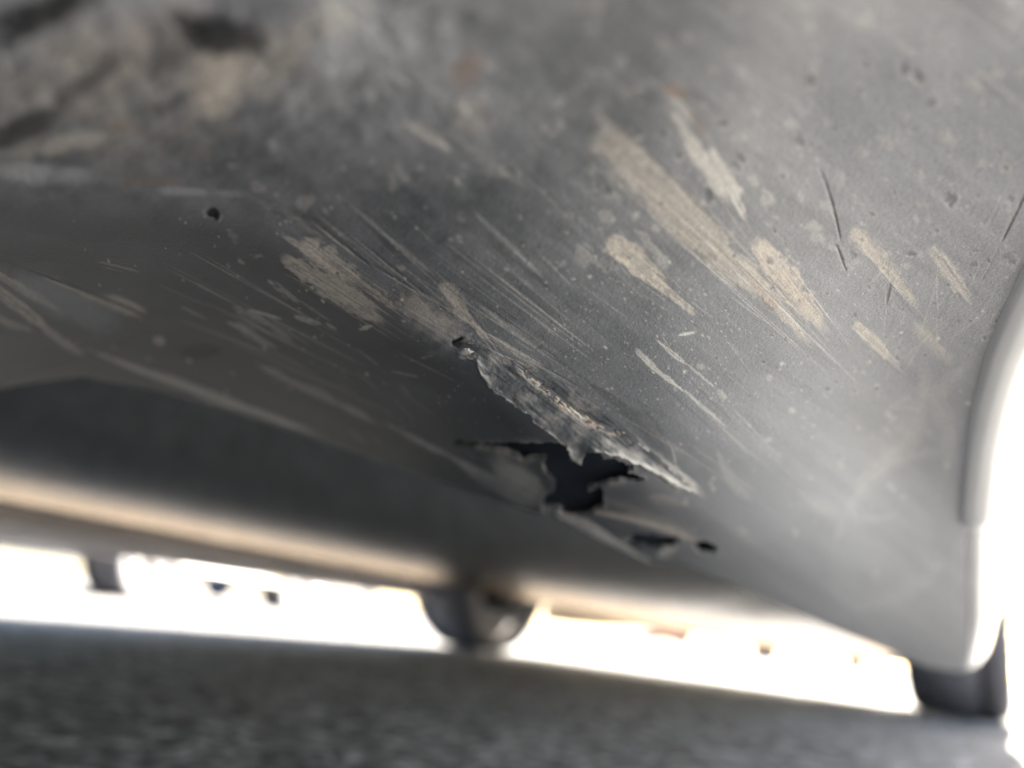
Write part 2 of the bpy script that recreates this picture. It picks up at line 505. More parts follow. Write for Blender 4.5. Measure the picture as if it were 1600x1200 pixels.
# main car.  Local frame of its Empty: x along the axis to the rear, y towards the far (left) side
S_MID, T0 = -0.72, 0.9
base = car_pt(np.array(T0), np.array(S_MID), np.array(0.0))
CARROT = math.pi / 2 - AX
car = tag(empty('car', base, CARROT), 'white car seen from underneath with its grey plastic bumper scraped and torn open', 'car')
MW2C = np.linalg.inv(np.array(Matrix.Translation(Vector(base)) @ Matrix.Rotation(CARROT, 4, 'Z')))
def to_car(V):
    V = np.asarray(V, float)
    return V @ MW2C[:3, :3].T + MW2C[:3, 3]
HALF = 0.82
T_REAR, T_FRONT, T_RA, T_FA = 2.72, -1.32, 2.24, -0.48
car_shell(car, M_white, T_FRONT - T0, T_REAR - T0, T_FA - T0, T_RA - T0, HALF, zb=0.27)

# ------------------------------------------------------------------ the torn plastic underside of the bumper
ctrl = [(800, 0, .072), (0, 0, .066), (1600, 0, .085), (400, 0, .068), (1200, 0, .078), (0, 300, .108), (330, 330, .120), (800, 250, .1),
        (1250, 150, .1), (1600, 200, .107), (500, 200, .092), (740, 540, .140), (1050, 580, .142), (1250, 480, .138), (1000, 400, .122), (1560, 380, .130), (1600, 430, .136),
        (1540, 560, .158), (600, 430, .132), (1500, 850, .26), (1080, 775, .19), (1200, 800, .21), (1400, 700, .205), (1300, 900, .27),
        (1300, 985, .37), (1400, 1020, .43), (1500, 1045, .46), (1500, 950, .34)]
w_top = tps_fit([(x, y, 1 / d) for x, y, d in ctrl])
RIDGE = [(-1500, 330), (-300, 318), (0, 312), (240, 312), (420, 350), (600, 470), (720, 545), (850, 655), (1000, 740), (1080, 790), (1250, 890), (1400, 1010), (1480, 1060)]

def inv_depth(x, y):
    w = w_top(x, y)
    d, al = dist_line(RIDGE, x, y)
    d = np.where(d > 0, d, 0)
    fall = sstep(1560, 700, x)
    # facet turned away from the light below the ridge
    w = w - (0.0115 * (np.sqrt(d * d + 18 ** 2) - 18)) * (0.15 + 0.85 * fall) * 0.36
    return np.maximum(w, 1.35)

def dens(a, b, c, d, fine, coarse):
    return np.r_[np.arange(a, b, coarse), np.arange(b, c, fine), np.arange(c, d, coarse)]
gx = dens(-1600, -20, 1620, 2000, 1.7, 25.0)
gy = dens(-1100, -20, 1056, 1060, 1.7, 25.0)
PX, PY = np.meshgrid(gx, gy)
NY, NX = PX.shape
film_shading = np.zeros(PX.shape); tan = np.zeros(PX.shape); pale = np.zeros(PX.shape); rust = np.zeros(PX.shape); dark = np.zeros(PX.shape)
disp = np.zeros(PX.shape)          # mm towards the viewer's side of the sheet

def window(x0, y0, x1, y1):
    i0, i1 = np.searchsorted(gy, [y0, y1]); j0, j1 = np.searchsorted(gx, [x0, x1])
    return slice(max(0, i0), i1), slice(max(0, j0), j1)

def streak(tgt, x0, y0, x1, y1, wd, k=1.0, soft=0.5, brk=0.45, sc=7.0, peak=0.35, raise_=0.0, seed=0, bend=0.0, st=3.0):
    pad = wd * 1.2 + abs(bend) + 4
    sl = window(min(x0, x1) - pad, min(y0, y1) - pad, max(x0, x1) + pad, max(y0, y1) + pad)
    x = PX[sl]; y = PY[sl]
    if x.size == 0: return
    L = math.hypot(x1 - x0, y1 - y0); ux, uy = (x1 - x0) / L, (y1 - y0) / L
    u = ((x - x0) * ux + (y - y0) * uy) / L
    v = (x - x0) * -uy + (y - y0) * ux
    v = v - bend * np.sin(np.clip(u, 0, 1) * math.pi)
    uu = np.clip(u, 0, 1)
    e = math.log(0.5) / math.log(peak)
    hw = wd / 2 * np.sin(math.pi * uu ** e) ** 0.65 + 1e-6
    nz = fbm(u * L / (sc * st) + seed * 3.7, v / sc + seed * 9.1, seed, 5)
    edge = np.abs(v) / hw + (nz - 0.5) * 1.7 * min(1, wd / 12)
    a = sstep(1.0, 1.0 - soft, edge) * ((u > 0) & (u < 1))
    b = sstep(brk - 0.12, brk + 0.12, 0.5 * fbm(u * L / (sc * 5) + 40 + seed, v / (sc * 0.40) + 7, seed + 2, 4) + 0.5 * fbm(u * L / (sc * 1.2) + 4 + seed, v / (sc * 0.7) + 7, seed + 3, 4) + 0.12 * a)
    fine = 0.6 * fbm(u * L / 40 + 3 * seed, v / 2.4 + seed, seed + 5, 3) + 0.4 * fbm(u * L / 5, v / 4, seed + 1, 3)
    a = a * b * k * np.clip(0.18 + 0.75 * nz + 1.5 * (fine - 0.38), 0.08, 1.0) * sstep(0.0, 0.10, u) * sstep(1.0, 0.8, u)
    tgt[sl] = np.maximum(tgt[sl], a)
    if raise_:
        disp[sl] += raise_ * a

def blob(tgt, cx, cy, rx, ry, ang=0, k=1.0, soft=0.8, seed=0, rough=0.5, sc=30, raise_=0.0):
    R = max(rx, ry) * 1.7 + 5
    sl = window(cx - R, cy - R, cx + R, cy + R)
    x = PX[sl] - cx; y = PY[sl] - cy
    c, s = math.cos(math.radians(ang)), math.sin(math.radians(ang))
    u = (x * c + y * s) / rx; v = (-x * s + y * c) / ry
    d = np.hypot(u, v) + (fbm((x + cx) / sc + seed, (y + cy) / sc, seed, 4) - 0.5) * 2 * rough
    a = sstep(1.0, 1.0 - soft, d) * k
    tgt[sl] = np.maximum(tgt[sl], a)
    if raise_: disp[sl] += raise_ * a

def scratch(x0, y0, x1, y1, wd, depth=0.25, k=0.9, bend=0, seed=0):
    streak(dark, x0, y0, x1, y1, wd, k * 0.85, 0.8, 0.36, 6, 0.5, -depth, seed, bend, st=4)
    streak(pale, x0 - 1.6, y0 + 1.8, x1 - 1.6, y1 + 1.8, wd * 0.5, 0.35, 0.8, 0.5, 6, 0.5, 0.08, seed + 1, bend, st=4)

DR, AL = dist_line(RIDGE, PX, PY)
# dusty grey coat, light painted on upper face and outer edge, shade below ridge
n_a = fbm(PX / 170, PY / 110, 1, 5); n_b = fbm(PX / 30 + 3, PY / 22, 3, 4); n_c = fbm((PX * .8 + PY * .6) / 90, (-PX * .6 + PY * .8) / 14, 5, 4)
mott = sstep(1050, 500, PX)
film_shading += 0.31 + (0.22 + 0.3 * mott) * (n_a - 0.5) + (0.10 + 0.25 * mott) * (n_b - 0.5) + 0.22 * (n_c - 0.5)
film_shading += 0.10 * sstep(300, 60, PY) * mott + 0.31 * sstep(920, 1350, PX) + 0.14 * sstep(1150, 1600, PX) * sstep(420, 0, PY) + 0.20 * sstep(560, 850, PY) * sstep(1000, 1250, PX)
film_shading += 0.25 * sstep(300, 60, PY) * sstep(1000, 500, PX)
film_shading *= np.where(DR > 0, 1 - 0.97 * sstep(-10, 45, DR) * sstep(1080, 830, PX), 1)  # shade of the facet painted in by darkening the coat
# caked mud, dry patches and stains high on the left, close to the lens
blob(tan, 345, 130, 75, 60, -35, 0.75, 0.7, 1, 0.6); blob(tan, 430, 100, 60, 40, -30, 0.5, 0.8, 2, 0.6)
blob(tan, 90, 230, 120, 22, -10, 0.5, 0.9, 3, 0.5); blob(tan, 500, 40, 70, 50, -30, 0.35, 0.9, 4, 0.6)
blob(pale, 350, 140, 45, 40, -30, 0.35, 0.9, 5, 0.6); blob(pale, 120, 215, 60, 14, -5, 0.25, 0.9, 6, 0.6)
blob(dark, 340, 55, 95, 42, 12, 0.85, 0.7, 7, 0.5); blob(dark, 75, 28, 130, 26, -28, 0.95, 0.6, 8, 0.4)
blob(dark, 35, 200, 75, 24, -25, 0.75, 0.7, 9, 0.5); blob(dark, 150, 120, 90, 26, -40, 0.6, 0.8, 10, 0.6); blob(dark, 255, 165, 70, 18, -20, 0.4, 0.8, 11, 0.6)
blob(rust, 225, 60, 60, 40, -40, 0.2, 0.9, 12, 0.6); blob(rust, 130, 175, 80, 22, 15, 0.2, 0.9, 13, 0.6); blob(rust, 200, 200, 60, 16, 10, 0.22, 0.8, 33, 0.6)
blob(rust, 728, 108, 30, 42, 20, 0.32, 0.9, 14, 0.7); blob(rust, 1055, 145, 36, 16, 20, 0.5, 0.9, 15, 0.6); blob(rust, 235, 284, 60, 6, 0, 0.5, 0.9, 16, 0.6)
blob(dark, 1015, 150, 38, 14, 5, 0.3, 0.9, 17, 0.6); blob(dark, 560, 130, 50, 30, -30, 0.3, 0.9, 18, 0.7)
blob(tan, 735, 175, 45, 40, 20, 0.25, 0.9, 19, 0.7); blob(film_shading, 60, 270, 200, 30, 2, 0.85, 0.9, 20, 0.4)
blob(film_shading, 300, 300, 150, 14, 3, 0.75, 0.9, 21, 0.4)
blob(tan, 180, 130, 330, 160, -10, 0.20, 0.95, 34, 0.9, 40); blob(tan, 360, 125, 95, 60, -30, 0.45, 0.6, 35, 0.8, 22); blob(tan, 440, 85, 70, 50, -30, 0.5, 0.7, 36, 0.8, 22)
blob(rust, 190, 90, 240, 110, -20, 0.13, 0.9, 37, 1.0, 45); blob(dark, 60, 20, 120, 30, -24, 0.95, 0.5, 38, 0.6, 25); blob(dark, 20, 205, 90, 26, -20, 0.9, 0.6, 39, 0.5, 25)
blob(dark, 330, 50, 80, 36, 10, 0.95, 0.5, 40, 0.7, 20); blob(dark, 265, 90, 60, 28, -40, 0.5, 0.8, 41, 0.7, 20)
disp += 0.9 * (n_a - 0.5) * sstep(330, 120, PY) * sstep(1000, 500, PX) * 2.2
disp += 0.5 * (n_b - 0.5) * sstep(330, 120, PY) * sstep(1000, 500, PX)
# large dry scrapes on the upper face
T = dict(raise_=0.05)
streak(tan, 925, 200, 1150, 410, 84, 0.55, 0.5, 0.36, 12, 0.30, seed=1); streak(tan, 1000, 285, 1205, 470, 66, 0.6, 0.4, 0.38, 9, 0.40, seed=2)
streak(tan, 1150, 400, 1275, 550, 30, 0.65, 0.5, 0.38, 6, 0.3, seed=3); streak(rust, 1175, 440, 1220, 490, 26, 0.35, 0.7, 0.45, 4, 0.4, seed=4)
streak(pale, 1045, 165, 1145, 325, 34, 0.65, 0.6, 0.42, 7, 0.6, seed=5); streak(pale, 1108, 225, 1170, 352, 26, 0.7, 0.5, 0.40, 6, 0.5, seed=6)
streak(pale, 1040, 140, 1090, 200, 24, 0.4, 0.8, 0.45, 7, 0.5, seed=7); streak(rust, 1075, 165, 1105, 225, 20, 0.3, 0.8, 0.4, 7, 0.5, seed=8)
streak(tan, 1172, 372, 1300, 525, 52, 0.85, 0.3, 0.40, 5, 0.35, seed=9); streak(rust, 1190, 400, 1280, 500, 34, 0.18, 0.8, 0.5, 4, 0.5, seed=10)
streak(tan, 946, 370, 1056, 465, 44, 0.85, 0.35, 0.33, 7, 0.35, seed=11); streak(tan, 1044, 455, 1090, 495, 13, 0.75, 0.4, 0.35, 4, 0.4, seed=12)
streak(tan, 1328, 350, 1440, 485, 34, 0.65, 0.4, 0.36, 6, 0.25, seed=13); streak(tan, 1452, 382, 1520, 478, 30, 0.6, 0.5, 0.40, 5, 0.35, seed=14)
streak(tan, 1332, 502, 1398, 568, 24, 0.7, 0.4, 0.38, 4, 0.35, seed=15); streak(tan, 1425, 500, 1495, 575, 34, 0.35, 0.8, 0.42, 6, 0.4, seed=16)
streak(pale, 990, 543, 1078, 618, 11, 0.7, 0.4, 0.33, 4, 0.3, seed=17, bend=3, raise_=0.06); streak(pale, 1065, 606, 1142, 674, 7, 0.55, 0.5, 0.34, 4, 0.4, seed=18)
streak(pale, 1022, 528, 1075, 572, 9, 0.65, 0.4, 0.38, 4, 0.6, seed=19); streak(pale, 1068, 564, 1122, 610, 5, 0.5, 0.5, 0.38, 4, 0.4, seed=20)
streak(pale, 988, 355, 1052, 418, 18, 0.3, 0.7, 0.40, 6, 0.4, seed=21); streak(pale, 898, 380, 955, 430, 16, 0.26, 0.8, 0.40, 6, 0.4, seed=22)
streak(pale, 625, 185, 712, 240, 24, 0.55, 0.8, 0.40, 8, 0.6, seed=23); streak(pale, 530, 305, 690, 440, 10, 0.4, 0.8, 0.30, 6, 0.6, seed=24)
streak(pale, 735, 325, 855, 440, 11, 0.3, 0.8, 0.34, 6, 0.5, seed=25); streak(pale, 690, 200, 830, 300, 26, 0.2, 0.9, 0.42, 10, 0.5, seed=26)
# the dense sand-coloured scrape on the ridge
streak(tan, 434, 396, 612, 512, 36, 1.0, 0.22, 0.40, 6, 0.45, seed=27, **T); streak(tan, 466, 374, 572, 448, 40, 1.0, 0.25, 0.40, 5, 0.4, seed=28, **T)
streak(tan, 440, 368, 500, 400, 13, 0.85, 0.5, 0.35, 4, 0.5, seed=29); streak(tan, 540, 425, 628, 490, 15, 0.8, 0.5, 0.42, 4, 0.5, seed=30)
streak(tan, 500, 425, 600, 490, 30, 0.85, 0.5, 0.45, 5, 0.5, seed=31); streak(tan, 622, 480, 645, 500, 8, 0.7, 0.5, 0.3, 4, 0.5, seed=32)
streak(tan, 686, 440, 742, 512, 30, 0.7, 0.6, 0.38, 5, 0.35, seed=33); streak(tan, 735, 500, 765, 535, 14, 0.7, 0.6, 0.38, 4, 0.5, seed=34)
blob(tan, 665, 492, 85, 34, 34, 0.5, 0.9, 22, 0.6, 9); blob(film_shading, 700, 520, 120, 45, 36, 0.7, 0.9, 23, 0.5, 12)
# thin scrapes on the dark facet
streak(pale, 385, 483, 446, 500, 6, 0.7, 0.5, 0.42, 3, 0.5, seed=35); streak(pale, 458, 494, 506, 508, 11, 0.7, 0.35, 0.34, 4, 0.4, seed=36)
streak(pale, 508, 504, 528, 517, 6, 0.5, 0.5, 0.34, 3, 0.4, seed=37); streak(pale, 560, 516, 585, 508, 8, 0.75, 0.4, 0.3, 3, 0.4, seed=38)
for k, (a, b, c, d, wdt, st_) in enumerate([(362, 478, 432, 512, 18, .45), (352, 500, 440, 548, 20, .5), (395, 492, 462, 536, 9, .45), (416, 436, 472, 476, 14, .45), (466, 468, 520, 505, 5, .3),
                                            (280, 478, 330, 502, 5, .35), (300, 440, 350, 466, 6, .35), (555, 543, 594, 573, 3, .5), (610, 580, 660, 590, 6, .35), (655, 560, 680, 556, 4, .4), (150, 408, 220, 425, 5, .4), (620, 550, 720, 600, 4, .25)]):
    streak(pale, a, b, c, d, wdt, st_, 0.6, 0.46, 4, 0.45, seed=40 + k, st=5)
# scuffs, a painted edge highlight and a dark crease, low left, out of focus
streak(tan, -20, 415, 104, 492, 18, 0.5, 0.6, 0.25, 12, 0.4, seed=52); streak(tan, -20, 440, 84, 522, 20, 0.75, 0.6, 0.25, 12, 0.4, seed=53)
streak(tan, 60, 508, 140, 560, 18, 0.65, 0.6, 0.25, 12, 0.4, seed=54); streak(tan, -30, 490, 60, 520, 20, 0.4, 0.7, 0.25, 12, 0.4, seed=55)
blob(tan, 195, 478, 45, 14, 24, 0.55, 0.6, 24, 0.3); blob(film_shading, 100, 470, 130, 40, 26, 0.55, 0.6, 25, 0.3); blob(tan, 248, 532, 15, 11, 20, 0.6, 0.6, 26, 0.3)
streak(tan, 120, 540, 522, 688, 22, 0.8, 0.6, 0.2, 20, 0.55, seed=56); streak(pale, 160, 558, 500, 680, 14, 0.7, 0.6, 0.1, 20, 0.6, seed=156)  # highlight painted along the border of the sheet
streak(dark, -20, 590, 262, 500, 12, 0.8, 0.7, 0.1, 20, 0.5, -0.6, seed=157, bend=14); streak(tan, 60, 430, 240, 500, 22, 0.5, 0.5, 0.2, 14, 0.6, seed=158); streak(pale, 395, 565, 610, 672, 22, 0.4, 0.8, 0.3, 12, 0.4, seed=57)  # first streak darkens the crease
streak(pale, 590, 655, 870, 800, 16, 0.5, 0.8, 0.28, 12, 0.5, seed=58); streak(pale, 720, 735, 850, 795, 40, 0.35, 0.9, 0.4, 12, 0.6, seed=59)
blob(pale, 810, 745, 60, 26, 40, 0.4, 0.9, 27, 0.6)
streak(dark, 440, 600, 720, 740, 26, 0.55, 0.8, 0.2, 14, 0.5, -0.4, seed=60); streak(dark, -20, 396, 250, 500, 8, 0.9, 0.6, 0.2, 10, 0.7, -0.5, seed=61)
streak(dark, 60, 420, 250, 502, 10, 0.9, 0.6, 0.2, 10, 0.75, -0.5, seed=62); blob(dark, 312, 545, 34, 15, -8, 0.95, 0.6, 28, 0.4, 16); disp[window(270, 520, 350, 570)] -= 0
# broad wiped smears on the lower right
for k, (a, b, c, d, wdt, st_, bd) in enumerate([(1330, 760, 1450, 560, 60, .22, 40), (1440, 600, 1470, 760, 50, .18, -30), (1240, 760, 1420, 800, 50, .16, 30), (1300, 860, 1500, 700, 46, .18, -50), (1120, 700, 1180, 790, 30, .2, 10),
                                                (1380, 640, 1520, 560, 40, .15, 15), (1330, 950, 1480, 870, 50, .12, 20)]):
    streak(pale, a, b, c, d, wdt, st_, 0.9, 0.3, 26, 0.5, seed=70 + k, bend=bd)
# edges round the tear
streak(pale, 960, 665, 1110, 782, 20, 0.85, 0.6, 0.28, 7, 0.6, seed=80, raise_=0.35); streak(pale, 862, 796, 1030, 890, 30, 1.0, 0.6, 0.24, 9, 0.45, seed=81, raise_=0.5)
streak(tan, 900, 794, 1110, 852, 20, 0.9, 0.7, 0.3, 9, 0.5, seed=82, raise_=0.6, bend=-6); streak(tan, 1010, 775, 1085, 790, 20, 0.3, 0.8, 0.3, 8, 0.5, seed=83); streak(tan, 945, 780, 1090, 835, 22, 0.3, 0.8, 0.3, 8, 0.5, seed=84)
streak(pale, 1025, 870, 1062, 850, 26, 0.55, 0.6, 0.25, 8, 0.5, seed=85); streak(pale, 1040, 685, 1056, 730, 5, 0.5, 0.6, 0.3, 4, 0.6, seed=86, bend=-4)
streak(dark, 905, 590, 1056, 736, 42, 0.42, 0.5, 0.15, 20, 0.68, seed=87, bend=-16)  # soft shadow beside the flap, painted dark
streak(pale, 760, 520, 860, 580, 9, 0.5, 0.6, 0.35, 4, 0.5, seed=88); streak(pale, 740, 470, 860, 560, 12, 0.3, 0.8, 0.4, 5, 0.5, seed=89)
def bundle(x0, y0, x1, y1, wd, n, k=0.4):      # parallel drag marks left inside and past a scrape
    L_ = math.hypot(x1 - x0, y1 - y0); ux, uy = (x1 - x0) / L_, (y1 - y0) / L_
    for i in range(n):
        o = (rng.random() - 0.5) * wd; a0 = rng.random() * 0.6 - 0.05; a1 = a0 + 0.25 + 0.6 * rng.random()
        streak((pale, dark, tan)[i % 3], x0 + ux * L_ * a0 - uy * o, y0 + uy * L_ * a0 + ux * o, x0 + ux * L_ * a1 - uy * o * 0.7, y0 + uy * L_ * a1 + ux * o * 0.7,
               1.8 + 2.2 * rng.random(), k * (0.5 + 0.7 * rng.random()), 0.7, 0.34, 5, 0.5, (0.05, -0.12, 0.05)[i % 3], 300 + i, 0, st=5)
for b in [(925, 205, 1180, 440, 80, 26), (1000, 290, 1275, 550, 60, 26), (1172, 372, 1300, 530, 50, 18), (946, 370, 1085, 490, 44, 18), (1328, 350, 1440, 490, 30, 12), (1452, 382, 1520, 480, 26, 10), (1332, 502, 1398, 570, 22, 9),
          (1040, 150, 1170, 355, 50, 16), (434, 380, 640, 520, 70, 30), (352, 478, 470, 548, 60, 16), (480, 330, 720, 520, 120, 26), (640, 400, 960, 620, 200, 34), (250, 430, 600, 600, 120, 20), (1000, 600, 1200, 760, 160, 12), (690, 440, 765, 535, 36, 10)]:
    bundle(*b)
# stress-whitened, ragged margin of the break
hd = np.full(PX.shape, 1e3); slh = window(740, 660, 1140, 890)
HOLE = [(600 + .375 * a, 450 + .375 * b) for a, b in [(300, 645), (480, 655), (620, 652), (760, 652), (800, 690), (890, 690), (910, 725), (960, 720), (1030, 752), (985, 768), (1078, 798), (1040, 806), (985, 797), (900, 815), (840, 830),
        (848, 862), (900, 836), (906, 905), (860, 932), (780, 946), (742, 946), (730, 905), (700, 938), (668, 948), (672, 872), (716, 858), (720, 815), (665, 745), (690, 706), (640, 700), (575, 712), (550, 690), (480, 668)]]
hx, hy = PX[slh], PY[slh]
hdist = np.abs(dist_line(HOLE + HOLE[:1], hx, hy)[0]); hn = fbm(hx / 12, hy / 12, 3, 4)
pale[slh] = np.maximum(pale[slh], 0.32 * np.exp(-(hdist / (3 + 7 * hn)) ** 2) * sstep(0.38, 0.6, hn))
disp[slh] += 0.5 * np.exp(-(hdist / 9) ** 2) * hn
# dark cuts
scratch(1278, 255, 1316, 390, 6, 0.35, 0.95, -4, 1); scratch(1306, 380, 1324, 428, 7, 0.3, 0.9, 0, 2); scratch(1603, 300, 1562, 384, 7, 0.35, 0.95, 0, 3)
scratch(1562, 384, 1530, 446, 3.5, 0.2, 0.6, 0, 4); scratch(1393, 437, 1386, 480, 6, 0.3, 0.8, 2, 5); scratch(1570, 300, 1545, 355, 4, 0.15, 0.4, 0, 6)
scratch(484, 340, 585, 420, 11, 0.5, 0.8, 0, 7); scratch(580, 412, 662, 462, 6, 0.35, 0.7, 0, 8); scratch(400, 310, 520, 380, 40, 0.5, 0.45, -6, 9)
scratch(790, 240, 905, 352, 6, 0.2, 0.5, 0, 10); scratch(834, 548, 850, 538, 7, 0.3, 0.9, 0, 11); scratch(846, 542, 872, 560, 4, 0.2, 0.7, 0, 12)
scratch(1034, 520, 1052, 546, 4, 0.2, 0.8, 0, 13); scratch(650, 465, 706, 530, 4, 0.2, 0.5, 0, 14); scratch(800, 550, 930, 620, 4, 0.25, 0.7, -3, 15)
scratch(1590, 440, 1535, 560, 4, 0.15, 0.5, 0, 16); scratch(1575, 420, 1480, 600, 3, 0.1, 0.35, 0, 17); scratch(150, 412, 200, 424, 5, 0.2, 0.8, 0, 18)
streak(pale, 650, 462, 702, 528, 5, 0.5, 0.6, 0.25, 5, 0.5, seed=90, raise_=0.1); streak(pale, 1058, 524, 1088, 519, 6, 0.75, 0.5, 0.15, 4, 0.5, seed=91, raise_=0.1); streak(pale, 1034, 518, 1052, 545, 3, 0.7, 0.5, 0.2, 4, 0.5, seed=92)
streak(pale, 484, 345, 580, 418, 5, 0.55, 0.6, 0.25, 5, 0.5, seed=93, raise_=0.1)
for k in range(34):                # fine scuff lines that fan towards the outer edge
    x0 = 1380 + 210 * rng.random(); y0 = 380 + 150 * rng.random(); l = 30 + 90 * rng.random()
    an = math.radians(118 + 14 * rng.standard_normal())
    streak(pale if k % 3 else dark, x0, y0, x0 + l * math.cos(an), y0 + l * math.sin(an), 2.6, 0.28, 0.8, 0.35, 6, 0.5, seed=100 + k)
for k in range(60):                # hairlines along the scraping direction
    x0 = 500 + 700 * rng.random(); y0 = 330 + 420 * rng.random(); l = 25 + 90 * rng.random() ** 2
    an = math.radians(38 + 7 * rng.standard_normal())
    streak(pale if k % 4 else dark, x0, y0, x0 + l * math.cos(an), y0 + l * math.sin(an), 2.4 + 2 * rng.random(), 0.16 + 0.22 * rng.random(), 0.8, 0.4, 6, 0.5, seed=150 + k)

def specks(n, region, rmin, rmax, tgt, k, h=0.0):
    x0, y0, x1, y1 = region
    for i in range(n):
        cx = x0 + (x1 - x0) * rng.random(); cy = y0 + (y1 - y0) * rng.random()
        r = rmin + (rmax - rmin) * rng.random() ** 3
        sl = window(cx - r * 2.2, cy - r * 2.2, cx + r * 2.2, cy + r * 2.2)
        an = 0.7 + 0.5 * rng.standard_normal(); c, s = math.cos(an), math.sin(an); el = 1 + 0.9 * rng.random()
        x = PX[sl] - cx; y = PY[sl] - cy
        d = np.hypot((x * c + y * s) / el, (-x * s + y * c)) / r + (fbm((x + cx) / (r * .9) + i, (y + cy) / (r * .9), i, 3) - 0.5) * 1.5
        a = sstep(1.15, 0.45, d) * k * (0.5 + 0.5 * rng.random())
        tgt[sl] = np.maximum(tgt[sl], a)
        if h:
            disp[sl] += h * a * r / 3
            if h < 0:              # a pit throws up a pale rim on one side
                pale[sl] = np.maximum(pale[sl], sstep(0.5, 0.0, np.abs(d - 1.25)) * (x + y > 0) * k * 0.3)
specks(520, (600, 380, 1600, 720), 0.7, 1.8, pale, 0.5, 0.1)  # pale specks here and below: glints painted into the colour
specks(300, (860, 430, 1150, 640), 0.7, 1.7, pale, 0.5, 0.12)
specks(34, (700, 400, 1600, 700), 1.6, 3.6, pale, 0.6, 0.15)
specks(150, (1180, 380, 1600, 620), 0.9, 3.0, dark, 0.6, -0.12)
specks(110, (700, 380, 1250, 720), 0.9, 2.6, dark, 0.5, -0.1)
specks(110, (100, 320, 700, 620), 0.9, 2.8, pale, 0.75, 0.1)
specks(200, (900, 0, 1600, 420), 3.0, 13.0, pale, 0.20, 0.06)
specks(70, (900, 60, 1600, 420), 3.0, 9.0, dark, 0.45, -0.1)
specks(120, (300, 100, 1000, 420), 3.0, 12.0, pale, 0.25, 0.1)
specks(60, (1050, 560, 1480, 900), 2.0, 7.0, pale, 0.3, 0.1)
blob(dark, 334, 334, 17, 13, 20, 0.9, 0.6, 29, 0.4, 10, -1.2); blob(pale, 343, 338, 5, 11, 10, 0.5, 0.6, 30, 0.3, 8, 1.0)
blob(dark, 718, 536, 14, 11, 0, 0.95, 0.5, 31, 0.4, 6, -1.3); blob(pale, 726, 553, 14, 8, -20, 0.8, 0.5, 42, 0.6, 5, 1.2); blob(dark, 312, 545, 40, 14, -8, 0.95, 0.5, 43, 0.5, 14, -1.6)
# dents and waviness of the sheet itself
disp += 1.1 * (fbm(PX / 260 + 9, PY / 200, 4, 3) - 0.5) + 0.10 * (n_c - 0.5) + 0.12 * (n_b - 0.5)
dr2, al2 = dist_line([(560, 440), (740, 545), (900, 690), (1000, 745)], PX, PY)
disp += 1.6 * np.exp(-(dr2 / 38) ** 2) * sstep(0.0, 0.25, al2)
film_shading = np.clip(film_shading, 0, 0.95)

Wd = inv_depth(PX, PY)
D = 1 / Wd - disp * 0.001 * np.clip(0.14 * Wd, 0.3, 1.6)
V = pt(PX, PY, D)
# outline of the sheet
BORDER = [(-1700, 760), (-1100, 700), (-400, 650), (-30, 612), (60, 596), (130, 588), (250, 610), (380, 648), (510, 692), (640, 735), (700, 757), (780, 785), (850, 806), (880, 812), (950, 850), (1016, 880), (1070, 882), (1130, 905),
          (1230, 950), (1320, 990), (1400, 1022), (1450, 1043), (1500, 1050), (1512, 1050)]
EDGE = [(2100, -420), (1900, -60), (1700, 255), (1640, 355), (1600, 430), (1570, 490), (1542, 560), (1521, 640), (1509, 710), (1502, 780), (1498, 850), (1498, 920), (1500, 985), (1500, 1047)]
ex = np.array(EDGE, float)
outline = BORDER + [(x + 9, y) for x, y in EDGE[::-1]] + [(2100, -1200), (-1700, -1200)]
HOLE2 = [(975, 846), (990, 838), (1020, 838), (1056, 845), (1050, 853), (1020, 855), (995, 852)]
HOLE3 = [(1086, 853), (1100, 849), (1117, 856), (1112, 864), (1094, 862)]
cx = (PX[:-1, :-1] + PX[1:, 1:]) / 2; cy = (PY[:-1, :-1] + PY[1:, 1:]) / 2
jx = cx + 5 * (fbm(cx / 7, cy / 7, 2, 3) - 0.5); jy = cy + 5 * (fbm(cx / 7 + 50, cy / 7, 3, 3) - 0.5)
keep = inside(outline, cx, cy)
for h in (HOLE, HOLE2, HOLE3):
    keep &= ~(inside(h, jx, jy) | (np.abs(dist_line(h + h[:1], jx, jy)[0]) < 3.5))
Fm = grid_faces(NY, NX, keep)
att = dict(film_shading=film_shading.ravel(), tan=tan.ravel(), pale=pale.ravel(), rust=rust.ravel(), dark=dark.ravel())
away = (ray(PX, PY) * 0.5 + np.array([0, 0, 0.9])) * 0.0015
Vf = V.reshape(-1, 3)
Vc, Fc, aw, *al = compact(Vf, Fm, away.reshape(-1, 3), *att.values())
att = dict(zip(att.keys(), al))
Vc, Fc, att = with_rim(Vc, Fc, aw, att)
bumper = link('bumper', mesh_np('bumper', to_car(Vc), Fc, True, att), M_plastic, car)
bumper['label'] = 'grey plastic bumper underside with tan scrapes and a ragged hole'

# dark sheet added close behind the skin, giving the hole its shade
bx = np.arange(640, 1180, 12.0); by = np.arange(560, 900, 12.0)
BX, BY = np.meshgrid(bx, by)
bcx = (BX[:-1, :-1] + BX[1:, 1:]) / 2; bcy = (BY[:-1, :-1] + BY[1:, 1:]) / 2
bk_ = inside([(660, 570), (1000, 570), (1170, 780), (1170, 900), (1040, 868), (960, 832), (890, 796), (800, 770), (700, 735)], bcx, bcy)
bump_ = 0.002 * np.sin(BX / 24) * np.sin(BY / 31)
Vb, Fb = compact(pt(BX, BY, 1 / inv_depth(BX, BY) + 0.010 + bump_).reshape(-1, 3), grid_faces(*BX.shape, bk_))
link('hole_shade_sheet', mesh_np('hole_shade_sheet', to_car(Vb), Fb), M_hole_shade, car)

